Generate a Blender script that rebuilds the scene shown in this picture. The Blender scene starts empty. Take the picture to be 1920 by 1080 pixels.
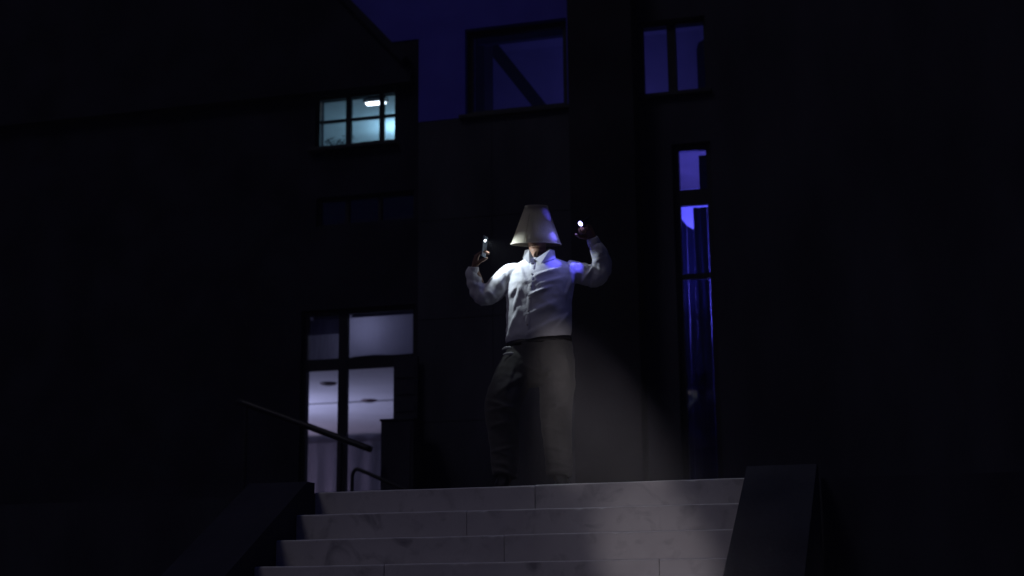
import bpy, bmesh, math, random
from mathutils import Vector, Matrix, noise
from mathutils.bvhtree import BVHTree
random.seed(7)
scene = bpy.context.scene
col = scene.collection
V = Vector

# ------------------------------------------------------------------ camera
cam_d = bpy.data.cameras.new('camera'); cam = bpy.data.objects.new('camera', cam_d); col.objects.link(cam)
yaw, pitch, roll = math.radians(15.6), math.radians(12.29), 0.0095
fw = V((-math.sin(yaw)*math.cos(pitch), math.cos(yaw)*math.cos(pitch), math.sin(pitch)))
rt0 = V((math.cos(yaw), math.sin(yaw), 0)); up0 = rt0.cross(fw)
up = up0*math.cos(roll)+rt0*math.sin(roll); rt = rt0*math.cos(roll)-up0*math.sin(roll)
CAM = V((2.542, -9.224, -0.796))
cam.matrix_world = Matrix(((rt.x, up.x, -fw.x, CAM.x), (rt.y, up.y, -fw.y, CAM.y), (rt.z, up.z, -fw.z, CAM.z), (0, 0, 0, 1)))
cam_d.sensor_width = 36; cam_d.lens = 52.5; cam_d.clip_start = .05; cam_d.clip_end = 2000
cam_d.dof.use_dof = True; cam_d.dof.focus_distance = 9.25; cam_d.dof.aperture_fstop = 1.35
scene.camera = cam

# ------------------------------------------------------------------ night sky, moonlight, exposure
SUN_EL, SUN_AZ = math.radians(50), math.radians(-150)      # azimuth measured from +Y, clockwise towards +X
w = bpy.data.worlds.new('World'); scene.world = w; w.use_nodes = True
nt = w.node_tree; nt.nodes.clear()
sky = nt.nodes.new('ShaderNodeTexSky'); sky.sky_type = 'NISHITA'; sky.sun_disc = False
sky.sun_elevation = math.radians(2); sky.sun_rotation = SUN_AZ
sky.air_density = 1.5; sky.dust_density = 0.3; sky.ozone_density = 4
tint = nt.nodes.new('ShaderNodeMix'); tint.data_type = 'RGBA'; tint.blend_type = 'MULTIPLY'; tint.inputs[0].default_value = 1
tint.inputs[7].default_value = (.30, .28, 1.0, 1)
bg = nt.nodes.new('ShaderNodeBackground'); bg.inputs[1].default_value = 0.037
wo = nt.nodes.new('ShaderNodeOutputWorld')
nt.links.new(sky.outputs[0], tint.inputs[6]); nt.links.new(tint.outputs[2], bg.inputs[0]); nt.links.new(bg.outputs[0], wo.inputs[0])
sun_d = bpy.data.lights.new('moonlight', 'SUN'); sun_d.energy = 0.135; sun_d.angle = math.radians(14); sun_d.color = (.96, .91, 1)
sun = bpy.data.objects.new('moonlight', sun_d); col.objects.link(sun)
sdir = V((math.sin(SUN_AZ)*math.cos(SUN_EL), math.cos(SUN_AZ)*math.cos(SUN_EL), math.sin(SUN_EL)))
sun.rotation_euler = sdir.to_track_quat('Z', 'Y').to_euler(); sun.location = sdir*30
vs = scene.view_settings
scene.display_settings.display_device = 'sRGB'
vs.view_transform = 'Standard'; vs.look = 'None'; vs.exposure = 0; vs.gamma = 1; vs.use_curve_mapping = False
scene.cycles.use_denoising = True
scene.cycles.max_bounces = 8; scene.cycles.transparent_max_bounces = 12
scene.cycles.sample_clamp_indirect = 2.0

# ------------------------------------------------------------------ materials
def mat(name, c1, c2=None, scale=6.0, rough=.7, bump=0.0, bscale=40., spec=.3, metal=0., detail=5, stretch=(1, 1, 1), sheen=0., trans=0.):
    m = bpy.data.materials.new(name); m.use_nodes = True; n = m.node_tree; b = n.nodes['Principled BSDF']
    b.inputs['Roughness'].default_value = rough; b.inputs['Metallic'].default_value = metal
    b.inputs['Specular IOR Level'].default_value = spec
    b.inputs['Sheen Weight'].default_value = sheen
    b.inputs['Base Color'].default_value = (*c1, 1)
    tc = n.nodes.new('ShaderNodeTexCoord'); mp = n.nodes.new('ShaderNodeMapping'); mp.inputs['Scale'].default_value = stretch
    n.links.new(tc.outputs['Object'], mp.inputs[0])
    if c2:
        t = n.nodes.new('ShaderNodeTexNoise'); t.inputs['Scale'].default_value = scale; t.inputs['Detail'].default_value = detail
        r = n.nodes.new('ShaderNodeValToRGB'); r.color_ramp.elements[0].position = .3; r.color_ramp.elements[1].position = .7
        r.color_ramp.elements[0].color = (*c1, 1); r.color_ramp.elements[1].color = (*c2, 1)
        n.links.new(mp.outputs[0], t.inputs[0]); n.links.new(t.outputs['Fac'], r.inputs[0]); n.links.new(r.outputs[0], b.inputs['Base Color'])
    if bump:
        t2 = n.nodes.new('ShaderNodeTexNoise'); t2.inputs['Scale'].default_value = bscale; t2.inputs['Detail'].default_value = 4
        bp = n.nodes.new('ShaderNodeBump'); bp.inputs['Strength'].default_value = bump; bp.inputs['Distance'].default_value = .01
        n.links.new(mp.outputs[0], t2.inputs[0]); n.links.new(t2.outputs['Fac'], bp.inputs['Height']); n.links.new(bp.outputs[0], b.inputs['Normal'])
    if trans:
        tr = n.nodes.new('ShaderNodeBsdfTranslucent'); tr.inputs[0].default_value = (*c1, 1)
        mx = n.nodes.new('ShaderNodeMixShader'); mx.inputs[0].default_value = trans
        out = n.nodes['Material Output']
        n.links.new(b.outputs[0], mx.inputs[1]); n.links.new(tr.outputs[0], mx.inputs[2]); n.links.new(mx.outputs[0], out.inputs[0])
    return m

def emit(name, c, s):
    m = bpy.data.materials.new(name); m.use_nodes = True; n = m.node_tree; n.nodes.clear()
    e = n.nodes.new('ShaderNodeEmission'); e.inputs[0].default_value = (*c, 1); e.inputs[1].default_value = s
    o = n.nodes.new('ShaderNodeOutputMaterial'); n.links.new(e.outputs[0], o.inputs[0]); return m

def glassmat(name, tintc=(1, 1, 1)):
    m = bpy.data.materials.new(name); m.use_nodes = True; n = m.node_tree; n.nodes.clear()
    t = n.nodes.new('ShaderNodeBsdfTransparent'); t.inputs[0].default_value = (*tintc, 1)
    g = n.nodes.new('ShaderNodeBsdfGlossy'); g.inputs['Roughness'].default_value = .03
    f = n.nodes.new('ShaderNodeFresnel'); f.inputs[0].default_value = 1.5
    mx = n.nodes.new('ShaderNodeMixShader'); o = n.nodes.new('ShaderNodeOutputMaterial')
    n.links.new(f.outputs[0], mx.inputs[0]); n.links.new(t.outputs[0], mx.inputs[1]); n.links.new(g.outputs[0], mx.inputs[2]); n.links.new(mx.outputs[0], o.inputs[0])
    return m

def marble():
    m = mat('marble', (.50, .47, .47), (.60, .57, .56), 3.2, rough=.55, bump=.12, bscale=26, spec=.3)
    n = m.node_tree; b = n.nodes['Principled BSDF']
    src = b.inputs['Base Color'].links[0].from_socket
    tc = [x for x in n.nodes if x.type == 'TEX_COORD'][0]
    oi = n.nodes.new('ShaderNodeObjectInfo')
    add = n.nodes.new('ShaderNodeVectorMath'); add.operation = 'ADD'
    sc_ = n.nodes.new('ShaderNodeVectorMath'); sc_.operation = 'SCALE'; sc_.inputs['Scale'].default_value = 11
    cmb = n.nodes.new('ShaderNodeCombineXYZ')
    for k in range(3): n.links.new(oi.outputs['Random'], cmb.inputs[k])
    n.links.new(cmb.outputs[0], sc_.inputs[0]); n.links.new(tc.outputs['Object'], add.inputs[0]); n.links.new(sc_.outputs[0], add.inputs[1])
    def vein(scale, dist, lo, hi, dark, strength, src):
        t = n.nodes.new('ShaderNodeTexNoise'); t.inputs['Scale'].default_value = scale; t.inputs['Detail'].default_value = 7; t.inputs['Distortion'].default_value = dist
        n.links.new(add.outputs[0], t.inputs[0])
        r = n.nodes.new('ShaderNodeValToRGB'); e = r.color_ramp.elements
        e[0].position = lo; e[0].color = (0, 0, 0, 1); e[1].position = hi; e[1].color = (strength,)*3+(1,)
        n.links.new(t.outputs['Fac'], r.inputs[0])
        mx = n.nodes.new('ShaderNodeMix'); mx.data_type = 'RGBA'; mx.inputs[7].default_value = (*dark, 1)
        n.links.new(r.outputs[0], mx.inputs[0]); n.links.new(src, mx.inputs[6]); return mx.outputs[2]
    o1 = vein(2.3, 1.6, .60, .72, (.16, .15, .17), .75, src)        # dark cloudy inclusions
    o2 = vein(9.0, .6, .56, .74, (.30, .28, .28), .55, o1)          # weathering blotches
    n.links.new(o2, b.inputs['Base Color'])
    # each slab slightly different in tone
    return m

M = dict(
    marble=marble(),
    worn=mat('worn_lit_nosing', (.70, .68, .68), (.86, .84, .83), 14, rough=.4, bump=.1, bscale=60, spec=.4),  # worn pale edge, with the sky-lit edge highlight put into its colour
    cladding=mat('dark_cladding', (.019, .019, .032), (.045, .044, .060), 2.2, rough=.85, bump=.4, bscale=34, spec=.15, detail=9, stretch=(1, 1, .35)),
    cladding2=mat('grey_green_cladding', (.026, .028, .040), (.062, .062, .076), 2.4, rough=.85, bump=.4, bscale=30, spec=.15, detail=9, stretch=(1, 1, .4)),
    gable=mat('wing_render', (.010, .010, .020), (.028, .027, .044), 2.2, rough=.9, bump=.2, bscale=24, spec=.1),
    pillar=mat('black_stone', (.011, .0105, .015), (.028, .026, .033), 2.0, rough=.8, bump=.1, spec=.12),
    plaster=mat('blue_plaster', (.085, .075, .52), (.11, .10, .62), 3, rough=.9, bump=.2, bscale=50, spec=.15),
    frame=mat('dark_frame_paint', (.010, .010, .014), (.016, .016, .020), 9, rough=.5, spec=.25),
    glass=glassmat('window_glass', (.93, .95, 1)),
    white=mat('white_paint', (.62, .62, .62), (.70, .70, .70), 3, rough=.9),
    ceil=mat('ceiling_paint', (.66, .64, .68), (.74, .72, .76), 2, rough=.9),
    darkwood=mat('dark_wood', (.02, .017, .016), (.04, .034, .03), 5, rough=.6, stretch=(1, 1, 8)),
    blind=mat('blind_fabric', (.55, .54, .60), (.70, .69, .75), 12, rough=.95, stretch=(9, 1, .6), trans=.65),
    curtain=mat('curtain_fabric', (.16, .15, .20), (.24, .23, .28), 10, rough=.95, stretch=(5, 5, .5), sheen=.2),
    curtain_b=mat('navy_curtain', (.02, .02, .05), (.035, .035, .08), 10, rough=.9, stretch=(5, 5, .5), sheen=.2, trans=.12),
    paleblue=mat('pale_panel', (.45, .45, .55), (.55, .55, .65), 3, rough=.9),
    railm=mat('rail_paint', (.010, .010, .013), (.018, .018, .02), 20, rough=.45, spec=.4),
    ground=mat('paving', (.045, .045, .05), (.08, .08, .08), 1.5, rough=.9, bump=.3, bscale=30),
    skin=mat('skin', (.20, .115, .08), (.25, .145, .10), 30, rough=.55, spec=.3),
    hair=mat('hair', (.012, .009, .008), (.02, .016, .014), 60, rough=.6),
    shirt=mat('white_shirt_cotton', (.66, .66, .70), (.74, .74, .77), 7, rough=.88, bump=.15, bscale=160, spec=.2, sheen=.15),
    button=mat('shirt_button', (.45, .40, .36), rough=.4),
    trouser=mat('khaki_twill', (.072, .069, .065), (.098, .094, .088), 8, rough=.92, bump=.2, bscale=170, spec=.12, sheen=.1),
    belt=mat('belt_leather', (.012, .010, .009), (.02, .017, .015), 20, rough=.5),
    shoe=mat('shoe_leather', (.008, .008, .009), (.014, .013, .013), 20, rough=.5),
    pocket=mat('pocket_lining', (.42, .42, .42), (.52, .52, .50), 20, rough=.9),
    shade=mat('shade_fabric', (.62, .58, .48), (.70, .66, .55), 14, rough=.9, bump=.25, bscale=120, spec=.15, trans=.12, stretch=(1, 1, .35)),
    rim=mat('shade_trim', (.50, .46, .36), (.56, .52, .42), 20, rough=.8),
    wire=mat('fitter_wire', (.5, .5, .48), rough=.35, metal=1),
    phone=mat('phone_shell', (.16, .20, .24), (.22, .26, .30), 20, rough=.3, spec=.5),
    phglass=mat('phone_screen_glass', (.015, .018, .022), rough=.12, spec=.6),
    torch=mat('torch_body', (.03, .03, .035), (.05, .05, .055), 30, rough=.4, metal=.4),
    led_w=emit('led_white', (.9, .97, 1), 30), led_b=emit('led_blue', (.45, .42, 1.0), 18),
    tube=emit('ceiling_lamp_glow', (.85, .95, 1.0), 9),
    plant=mat('pot_plant_leaf', (.02, .035, .02), (.04, .06, .03), 10, rough=.7),
    cardboard=mat('cardboard', (.10, .075, .05), (.13, .1, .07), 10, rough=.9),
    redcap=mat('downlight_trim', (.10, .05, .06), rough=.6),
)

# ------------------------------------------------------------------ mesh helpers
def link(name, me, m=None, parent=None, smooth=False):
    if m is not None: me.materials.append(m)
    if smooth:
        for p in me.polygons: p.use_smooth = True
    o = bpy.data.objects.new(name, me); col.objects.link(o)
    if parent is not None: o.parent = parent
    return o

def from_bm(name, bm, m=None, parent=None, smooth=False):
    bmesh.ops.recalc_face_normals(bm, faces=bm.faces)
    me = bpy.data.meshes.new(name); bm.to_mesh(me); bm.free()
    return link(name, me, m, parent, smooth)

def tag(o, label=None, cat=None, group=None, kind=None):
    for k, v in (('label', label), ('category', cat), ('group', group), ('kind', kind)):
        if v: o[k] = v
    return o

def empty(name, loc=(0, 0, 0), rz=0):
    o = bpy.data.objects.new(name, None); col.objects.link(o); o.location = loc; o.rotation_euler.z = rz
    o.empty_display_size = .2
    return o

def bbox(bm, x0, x1, y0, y1, z0, z1, bevel=0.0, seg=2):
    r = bmesh.ops.create_cube(bm, size=1); vs_ = r['verts']
    for v in vs_:
        v.co = V(((x0+x1)/2+v.co.x*(x1-x0), (y0+y1)/2+v.co.y*(y1-y0), (z0+z1)/2+v.co.z*(z1-z0)))
    if bevel:
        es = list({e for v in vs_ for e in v.link_edges})
        bmesh.ops.bevel(bm, geom=es, offset=bevel, segments=seg, affect='EDGES', profile=.6)

def box(name, x0, x1, y0, y1, z0, z1, m, parent=None, bevel=0.0):
    bm = bmesh.new(); bbox(bm, x0, x1, y0, y1, z0, z1, bevel); return from_bm(name, bm, m, parent)

def catmull(pts, n=5):
    P = [V(p) for p in pts]
    if len(P) < 3: return [P[0].lerp(P[1], i/n) for i in range(n+1)]
    out = []
    for i in range(len(P)-1):
        a, b, c, d = P[max(i-1, 0)], P[i], P[i+1], P[min(i+2, len(P)-1)]
        for k in range(n):
            t = k/n
            out.append(.5*((2*b)+(c-a)*t+(2*a-5*b+4*c-d)*t*t+(3*b-a-3*c+d)*t**3))
    out.append(P[-1]); return out

def tube(bm, pts, radii, seg=12, sub=5, caps=True, squash=None):
    """swept tube; radii per control point; squash=(axis vector, factor)"""
    n = len(pts)
    if sub > 1:
        path = catmull(pts, sub); rr = []
        for i in range(n-1):
            for k in range(sub): rr.append(radii[i]+(radii[i+1]-radii[i])*(k/sub))
        rr.append(radii[-1])
    else: path = [V(p) for p in pts]; rr = list(radii)
    rings = []; nrm = None
    for i, p in enumerate(path):
        t = (path[min(i+1, len(path)-1)]-path[max(i-1, 0)]).normalized()
        if nrm is None:
            nrm = t.orthogonal().normalized()
        nrm = (nrm-t*nrm.dot(t)).normalized(); bi = t.cross(nrm)
        ring = []
        for k in range(seg):
            a = 2*math.pi*k/seg
            d = (nrm*math.cos(a)+bi*math.sin(a))*rr[i]
            if squash: ax, f = squash; d -= ax*(d.dot(ax))*(1-f)
            ring.append(bm.verts.new(p+d))
        rings.append(ring)
    for a, b in zip(rings, rings[1:]):
        for k in range(seg): bm.faces.new((a[k], a[(k+1) % seg], b[(k+1) % seg], b[k]))
    if caps:
        bm.faces.new(rings[0]); bm.faces.new(list(reversed(rings[-1])))

def stack(bm, rings, seg=32, power=2.3, caps=True):
    """horizontal superellipse loft: rings = (cx, cy, z, rx, ry, tiltx)"""
    R = []
    for r in rings:
        cx, cy, z, rx, ry = r[:5]; tilt = r[5] if len(r) > 5 else 0
        ring = []
        for k in range(seg):
            a = 2*math.pi*k/seg; c, s = math.cos(a), math.sin(a)
            x = rx*math.copysign(abs(c)**(2/power), c); y = ry*math.copysign(abs(s)**(2/power), s)
            ring.append(bm.verts.new((cx+x, cy+y, z+tilt*x)))
        R.append(ring)
    for a, b in zip(R, R[1:]):
        for k in range(seg): bm.faces.new((a[k], a[(k+1) % seg], b[(k+1) % seg], b[k]))
    if caps: bm.faces.new(R[0]); bm.faces.new(list(reversed(R[-1])))

def remeshed(bm, voxel, smooth_it=4):
    bmesh.ops.recalc_face_normals(bm, faces=bm.faces)
    me = bpy.data.meshes.new('tmp'); bm.to_mesh(me); bm.free()
    o = bpy.data.objects.new('tmp', me); col.objects.link(o)
    r = o.modifiers.new('r', 'REMESH'); r.mode = 'VOXEL'; r.voxel_size = voxel
    s = o.modifiers.new('s', 'SMOOTH'); s.factor = .5; s.iterations = smooth_it
    dg = bpy.context.evaluated_depsgraph_get()
    out = bpy.data.meshes.new_from_object(o.evaluated_get(dg))
    bpy.data.objects.remove(o); bpy.data.meshes.remove(me)
    return out

def holed_wall(name, x0, x1, z0, z1, yf, yb, holes, m, parent):
    xs = sorted({x0, x1, *[h[0] for h in holes], *[h[1] for h in holes]}); zs = sorted({z0, z1, *[h[2] for h in holes], *[h[3] for h in holes]})
    xs = [x for x in xs if x0 <= x <= x1]; zs = [z for z in zs if z0 <= z <= z1]
    solid = {}
    for i in range(len(xs)-1):
        for j in range(len(zs)-1):
            cx, cz = (xs[i]+xs[i+1])/2, (zs[j]+zs[j+1])/2
            solid[i, j] = not any(h[0] < cx < h[1] and h[2] < cz < h[3] for h in holes)
    bm = bmesh.new(); cache = {}
    def vt(x, y, z):
        k = (round(x, 4), round(y, 4), round(z, 4))
        if k not in cache: cache[k] = bm.verts.new(k)
        return cache[k]
    for (i, j), s in solid.items():
        if not s: continue
        a, b, c, d = xs[i], xs[i+1], zs[j], zs[j+1]
        bm.faces.new((vt(a, yf, c), vt(b, yf, c), vt(b, yf, d), vt(a, yf, d)))
        bm.faces.new((vt(a, yb, c), vt(a, yb, d), vt(b, yb, d), vt(b, yb, c)))
        for (di, dj, p, q) in ((-1, 0, (a, c), (a, d)), (1, 0, (b, c), (b, d)), (0, -1, (a, c), (b, c)), (0, 1, (a, d), (b, d))):
            if not solid.get((i+di, j+dj), False):
                bm.faces.new((vt(p[0], yf, p[1]), vt(q[0], yf, q[1]), vt(q[0], yb, q[1]), vt(p[0], yb, p[1])))
    return from_bm(name, bm, m, parent)

def window(parent, x0, x1, z0, z1, y, vbars=(), hbars=(), fr=.035, depth=.06, skip=(), fm=None):
    """frame mesh as the part, each pane a sub-part. vbars / hbars = (centre, width)"""
    bm = bmesh.new()
    bbox(bm, x0, x0+fr, y, y+depth, z0, z1); bbox(bm, x1-fr, x1, y, y+depth, z0, z1)
    bbox(bm, x0+fr, x1-fr, y+.002, y+depth-.002, z1-fr, z1-.001); bbox(bm, x0+fr, x1-fr, y+.002, y+depth-.002, z0+.001, z0+fr)
    for c, wd in vbars: bbox(bm, c-wd/2, c+wd/2, y+.003, y+depth-.003, z0+fr, z1-fr)
    for c, wd in hbars: bbox(bm, x0+fr, x1-fr, y+.007, y+depth-.007, c-wd/2, c+wd/2)
    o = from_bm('window', bm, fm or M['frame'], parent)
    xe = [x0+fr]+[q for c, wd in vbars for q in (c-wd/2, c+wd/2)]+[x1-fr]
    ze = [z0+fr]+[q for c, wd in hbars for q in (c-wd/2, c+wd/2)]+[z1-fr]
    for i in range(0, len(xe), 2):
        for j in range(0, len(ze), 2):
            box('pane', xe[i]-.004, xe[i+1]+.004, y+depth*.5-.003, y+depth*.5+.003, ze[j]-.004, ze[j+1]+.004, M['glass'], o)
    return o

def lamp(name, kind, loc, energy, color, target=None, size=.02, angle=90, blend=.5, parent=None):
    d = bpy.data.lights.new(name, kind); d.energy = energy; d.color = color
    if kind in ('POINT', 'SPOT'): d.shadow_soft_size = size
    if kind == 'SPOT': d.spot_size = math.radians(angle); d.spot_blend = blend
    if kind == 'AREA': d.size = size
    o = bpy.data.objects.new(name, d); col.objects.link(o)
    if target is not None: o.rotation_euler = (V(loc)-V(target)).to_track_quat('Z', 'Y').to_euler()
    o.location = loc
    if parent is not None: o.parent = parent
    return o

# ------------------------------------------------------------------ ground
GZ = -2.38
bm = bmesh.new(); bmesh.ops.create_grid(bm, x_segments=8, y_segments=8, size=60)
for v in bm.verts: v.co.z = GZ
tag(from_bm('ground', bm, M['ground']), kind='structure')

# ------------------------------------------------------------------ marble stairs, slab by slab
RISE, RUN, NST = .17, .30, 14
stairs = tag(empty('stairs'), kind='structure')
XL, XR = -1.40, 1.46
def worn_slab(x0, x1, y0, y1, z0, z1):
    bm = bmesh.new(); n = max(6, int((x1-x0)/.035)); rings = []
    sd = random.uniform(0, 50)
    for i in range(n+1):
        x = x0+(x1-x0)*i/n
        e = .011+.004*noise.noise(V((x*6, sd, 0)))+.003*noise.noise(V((x*31, sd, 3)))
        if random.random() < .035: e += random.uniform(.004, .012)
        if i in (0, n): e += .006
        w_ = .0018*noise.noise(V((x*4, sd, 9))); h_ = .0016*noise.noise(V((x*3, sd, 20)))
        pr = [(y0+w_, z0), (y0+w_, z1+h_-e), (y0+w_+e*.13, z1+h_-e*.5), (y0+w_+e*.5, z1+h_-e*.13), (y0+w_+e, z1+h_), (y1, z1), (y1, z0)]
        rings.append([bm.verts.new((x, y, z)) for y, z in pr])
    for p, q in zip(rings, rings[1:]):
        for k in range(7):
            f_ = bm.faces.new((p[k], p[(k+1) % 7], q[(k+1) % 7], q[k]))
            if k in (2, 3): f_.material_index = 1  # rounded edge faces take the painted highlight colour
    bm.faces.new(rings[0]); bm.faces.new(list(reversed(rings[-1])))
    return bm
joints = {0: [.105], 1: [-.255], 2: [.07], 3: [-.573, 1.05], 4: [.42], 5: [-.3], 6: [.6]}
for i in range(NST):
    zt = -RISE*i; yf = -RUN*i
    xs = [XL]+joints.get(i, [random.uniform(-.8, .9)])+[XR]
    for a, b in zip(xs, xs[1:]):
        dz = random.uniform(-.0025, .0025); dy = random.uniform(-.003, .003)
        o = from_bm('step_slab', worn_slab(a+.0025, b-.0025, yf+dy, yf+RUN+.05, zt-RISE-.004, zt+dz), M['marble'], stairs)
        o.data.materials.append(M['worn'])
        # set the origin at the slab so that the veining differs from slab to slab
        c = V(((a+b)/2, yf, zt)); o.data.transform(Matrix.Translation(-c)); o.location = c
for sx, xa, xb in ((-1, -1.82, XL-.004), (1, XR+.004, 1.88)):
    bm = bmesh.new()
    prof = [(.0, -.02), (.0, GZ), (-RUN*NST-.2, GZ), (-RUN*NST-.2, -RISE*NST+.1), (-.12, .06), (.0, .06)]
    vv = [[bm.verts.new((x, y, z)) for y, z in prof] for x in (xa, xb)]
    bm.faces.new(vv[0]); bm.faces.new(list(reversed(vv[1])))
    for k in range(len(prof)): bm.faces.new((vv[0][k], vv[0][(k+1) % 6], vv[1][(k+1) % 6], vv[1][k]))
    from_bm('cheek_wall', bm, M['cladding'], stairs)

# the landing: paved slabs behind the top step and its plinth
landing = box('landing', -11, 8, .36, 4.2, GZ, -.012, M['cladding']); tag(landing, kind='structure')
box('plinth_wall', -11, -1.83, .02, .358, GZ, -.014, M['cladding'], landing)
box('plinth_wall', 1.89, 8, .02, .358, GZ, -.014, M['cladding'], landing)
px = [-10.9+i*.95 for i in range(19)]
slab_me = None
for i, x in enumerate(px):
    for j in range(4):
        if slab_me is None:
            bm = bmesh.new(); bbox(bm, .004, .946, .004, .9, -.03, 0, bevel=.004, seg=1)
            slab_me = bpy.data.meshes.new('paving_slab'); bm.to_mesh(slab_me); bm.free(); slab_me.materials.append(M['cladding2'])
        o = bpy.data.objects.new('paving_slab', slab_me); col.objects.link(o); o.parent = landing; o.location = (x, .36+j*.9, -.004+random.uniform(-.001, .001))

# ------------------------------------------------------------------ the building
bld = tag(empty('building', (0, 4, 0)), 'dark two-storey building facade with lit and blue windows behind the stairs', 'building')
class P_:  # parts are modelled in world metres, then parented without moving
    pass
def adopt(o, parent=bld):
    o.parent = parent; o.matrix_parent_inverse = parent.matrix_world.inverted() if parent.matrix_world != Matrix() else Matrix.Translation(-V(parent.location))
    return o
bld.location = (0, 0, 0)
TOP = 7.4
# left wing
litw = (-3.195, -2.340, 3.765, 4.322)
strip = (-3.165, -2.140, 2.955, 3.250)
loww = (-3.30, -2.118, .30, 2.115)
holed_wall('wall', -11, -2.088, -.1, 4.80, 4.03, 4.25, [litw, strip, loww], M['gable'], bld)
# blue plaster upper storey, middle and left
midw = (-1.605, -.58, 3.945, 4.835)
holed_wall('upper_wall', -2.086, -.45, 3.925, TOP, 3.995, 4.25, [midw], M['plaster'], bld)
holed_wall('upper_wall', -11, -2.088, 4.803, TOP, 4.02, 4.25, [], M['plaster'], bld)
holed_wall('wall', -2.086, -.45, -.1, 3.922, 4.0, 4.25, [], M['cladding2'], bld)
# dark gable end of the left wing in front of the blue wall, with its rake board
bm = bmesh.new()
gp = [(-11, 4.36), (-2.14, 4.36), (-2.14, 4.47), (-3.9, 6.46), (-5.7, 4.47), (-5.7, 4.5), (-11, 4.5)]
gp = [(-2.150, 4.33), (-2.150, 4.44), (-3.95, 6.47), (-11, 6.47), (-11, 4.33)]
a = [bm.verts.new((x, 3.93, z)) for x, z in gp]; b = [bm.verts.new((x, 4.015, z)) for x, z in gp]
bm.faces.new(a); bm.faces.new(list(reversed(b)))
for k in range(len(gp)): bm.faces.new((a[k], a[(k+1) % len(gp)], b[(k+1) % len(gp)], b[k]))
from_bm('gable_wall', bm, M['gable'], bld)
bm = bmesh.new(); d = V((-1.80, 0, 2.03)).normalized(); nrm = V((d.z, 0, -d.x))
A, B = V((-2.225, 0, 4.525)), V((-3.95, 0, 6.472))
q = [A, B, B+nrm*.07, A+nrm*.07]
a = [bm.verts.new((v.x, 3.86, v.z)) for v in q]; b = [bm.verts.new((v.x, 4.012, v.z)) for v in q]
bm.faces.new(a); bm.faces.new(list(reversed(b)))
for k in range(4): bm.faces.new((a[k], a[(k+1) % 4], b[(k+1) % 4], b[k]))
from_bm('rake_board', bm, M['gable'], bld)
# pillar
box('pillar', -.503, .112, 3.70, 3.99, -.01, TOP, M['pillar'], bld, bevel=.008)
# right bay
urw = (.128, .760, 3.965, 4.70)
lrw = (.405, .765, .02, 3.46)
holed_wall('wall', -.448, 8, -.1, TOP, 4.0, 4.25, [urw, lrw], M['cladding'], bld)
# bulk of the building
box('roof', -11.2, 8.2, 3.4, 14, TOP+.002, TOP+.3, M['pillar'], bld)
box('side_wall', -11.2, -11.002, 4.03, 14, -.1, TOP, M['cladding'], bld); box('side_wall', 8.002, 8.2, 4.03, 14, -.1, TOP, M['cladding'], bld)
box('rear_wall', -11, 8, 13.8, 14, -.1, TOP, M['cladding'], bld)
# windows
window(bld, *litw, 4.08, vbars=((-2.862, .050), (-2.510, .042)), hbars=((4.060, .022),), fr=.026)
window(bld, *strip, 4.08, vbars=((-2.859, .035), (-2.516, .035)), fr=.025)
window(bld, *loww, 4.08, vbars=((-2.882, .092),), hbars=((1.580, .110),), fr=.045)
window(bld, *midw, 4.07, fr=.055)
window(bld, *urw, 4.07, vbars=((.423, .082),), fr=.026)
window(bld, *lrw, 4.07, hbars=((2.955, .150), (2.205, .050)), vbars=(), fr=.052)
box('window_sill', -1.66, -.51, 3.95, 4.06, 3.905, 3.943, M['frame'], bld, bevel=.004)
box('window_sill', -3.25, -2.30, 3.96, 4.07, 3.725, 3.763, M['frame'], bld, bevel=.004)
box('window_sill', .1141, .80, 3.95, 4.06, 3.925, 3.963, M['frame'], bld, bevel=.004)
# cladding joints on the middle wall: raised panels with recessed joints
for (za, zb) in ((.0, .95), (.965, 1.93), (1.945, 2.90), (2.915, 3.90)):
    for (xa, xb) in ((-2.08, -1.34), (-1.33, -.505)):
        box('cladding_panel', xa, xb, 3.993, 3.9995, za-.003, zb+.006, M['cladding2'], bld, bevel=.002)

# ------------------------------------------------------------------ rooms behind the windows (parts of the building)
def room(x0, x1, y0, y1, z0, z1, wall_m, ceil_m, floor_m):
    t = .03
    bm = bmesh.new()
    bbox(bm, x0-t, x1+t, y1, y1+t, z0, z1); bbox(bm, x0-t, x0, y0, y1-.001, z0, z1); bbox(bm, x1, x1+t, y0, y1-.001, z0, z1)
    o = from_bm('room_wall', bm, wall_m, bld)
    box('room_ceiling', x0-t, x1+t, y0, y1+t, z1+.001, z1+.03, ceil_m, bld); box('room_floor', x0-t, x1+t, y0, y1+t, z0-.03, z0-.001, floor_m, bld)
    return o
room(-4.35, -2.20, 4.252, 6.6, 3.30, 4.62, M['white'], M['white'], M['darkwood'])          # lit office
room(-6.6, -2.10, 4.252, 9.9, -1.2, 1.62, M['curtain'], M['ceil'], M['darkwood'])             # lower hall
room(-2.05, 1.6, 4.252, 5.6, 3.50, 5.2, M['paleblue'], M['paleblue'], M['darkwood'])          # blue upper room
room(.10, 1.4, 4.252, 5.6, -.05, 3.47, M['paleblue'], M['paleblue'], M['darkwood'])           # lower right room
room(-3.3, -2.1, 4.252, 4.9, 2.75, 3.25, M['darkwood'], M['darkwood'], M['darkwood'])         # clerestory store

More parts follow.
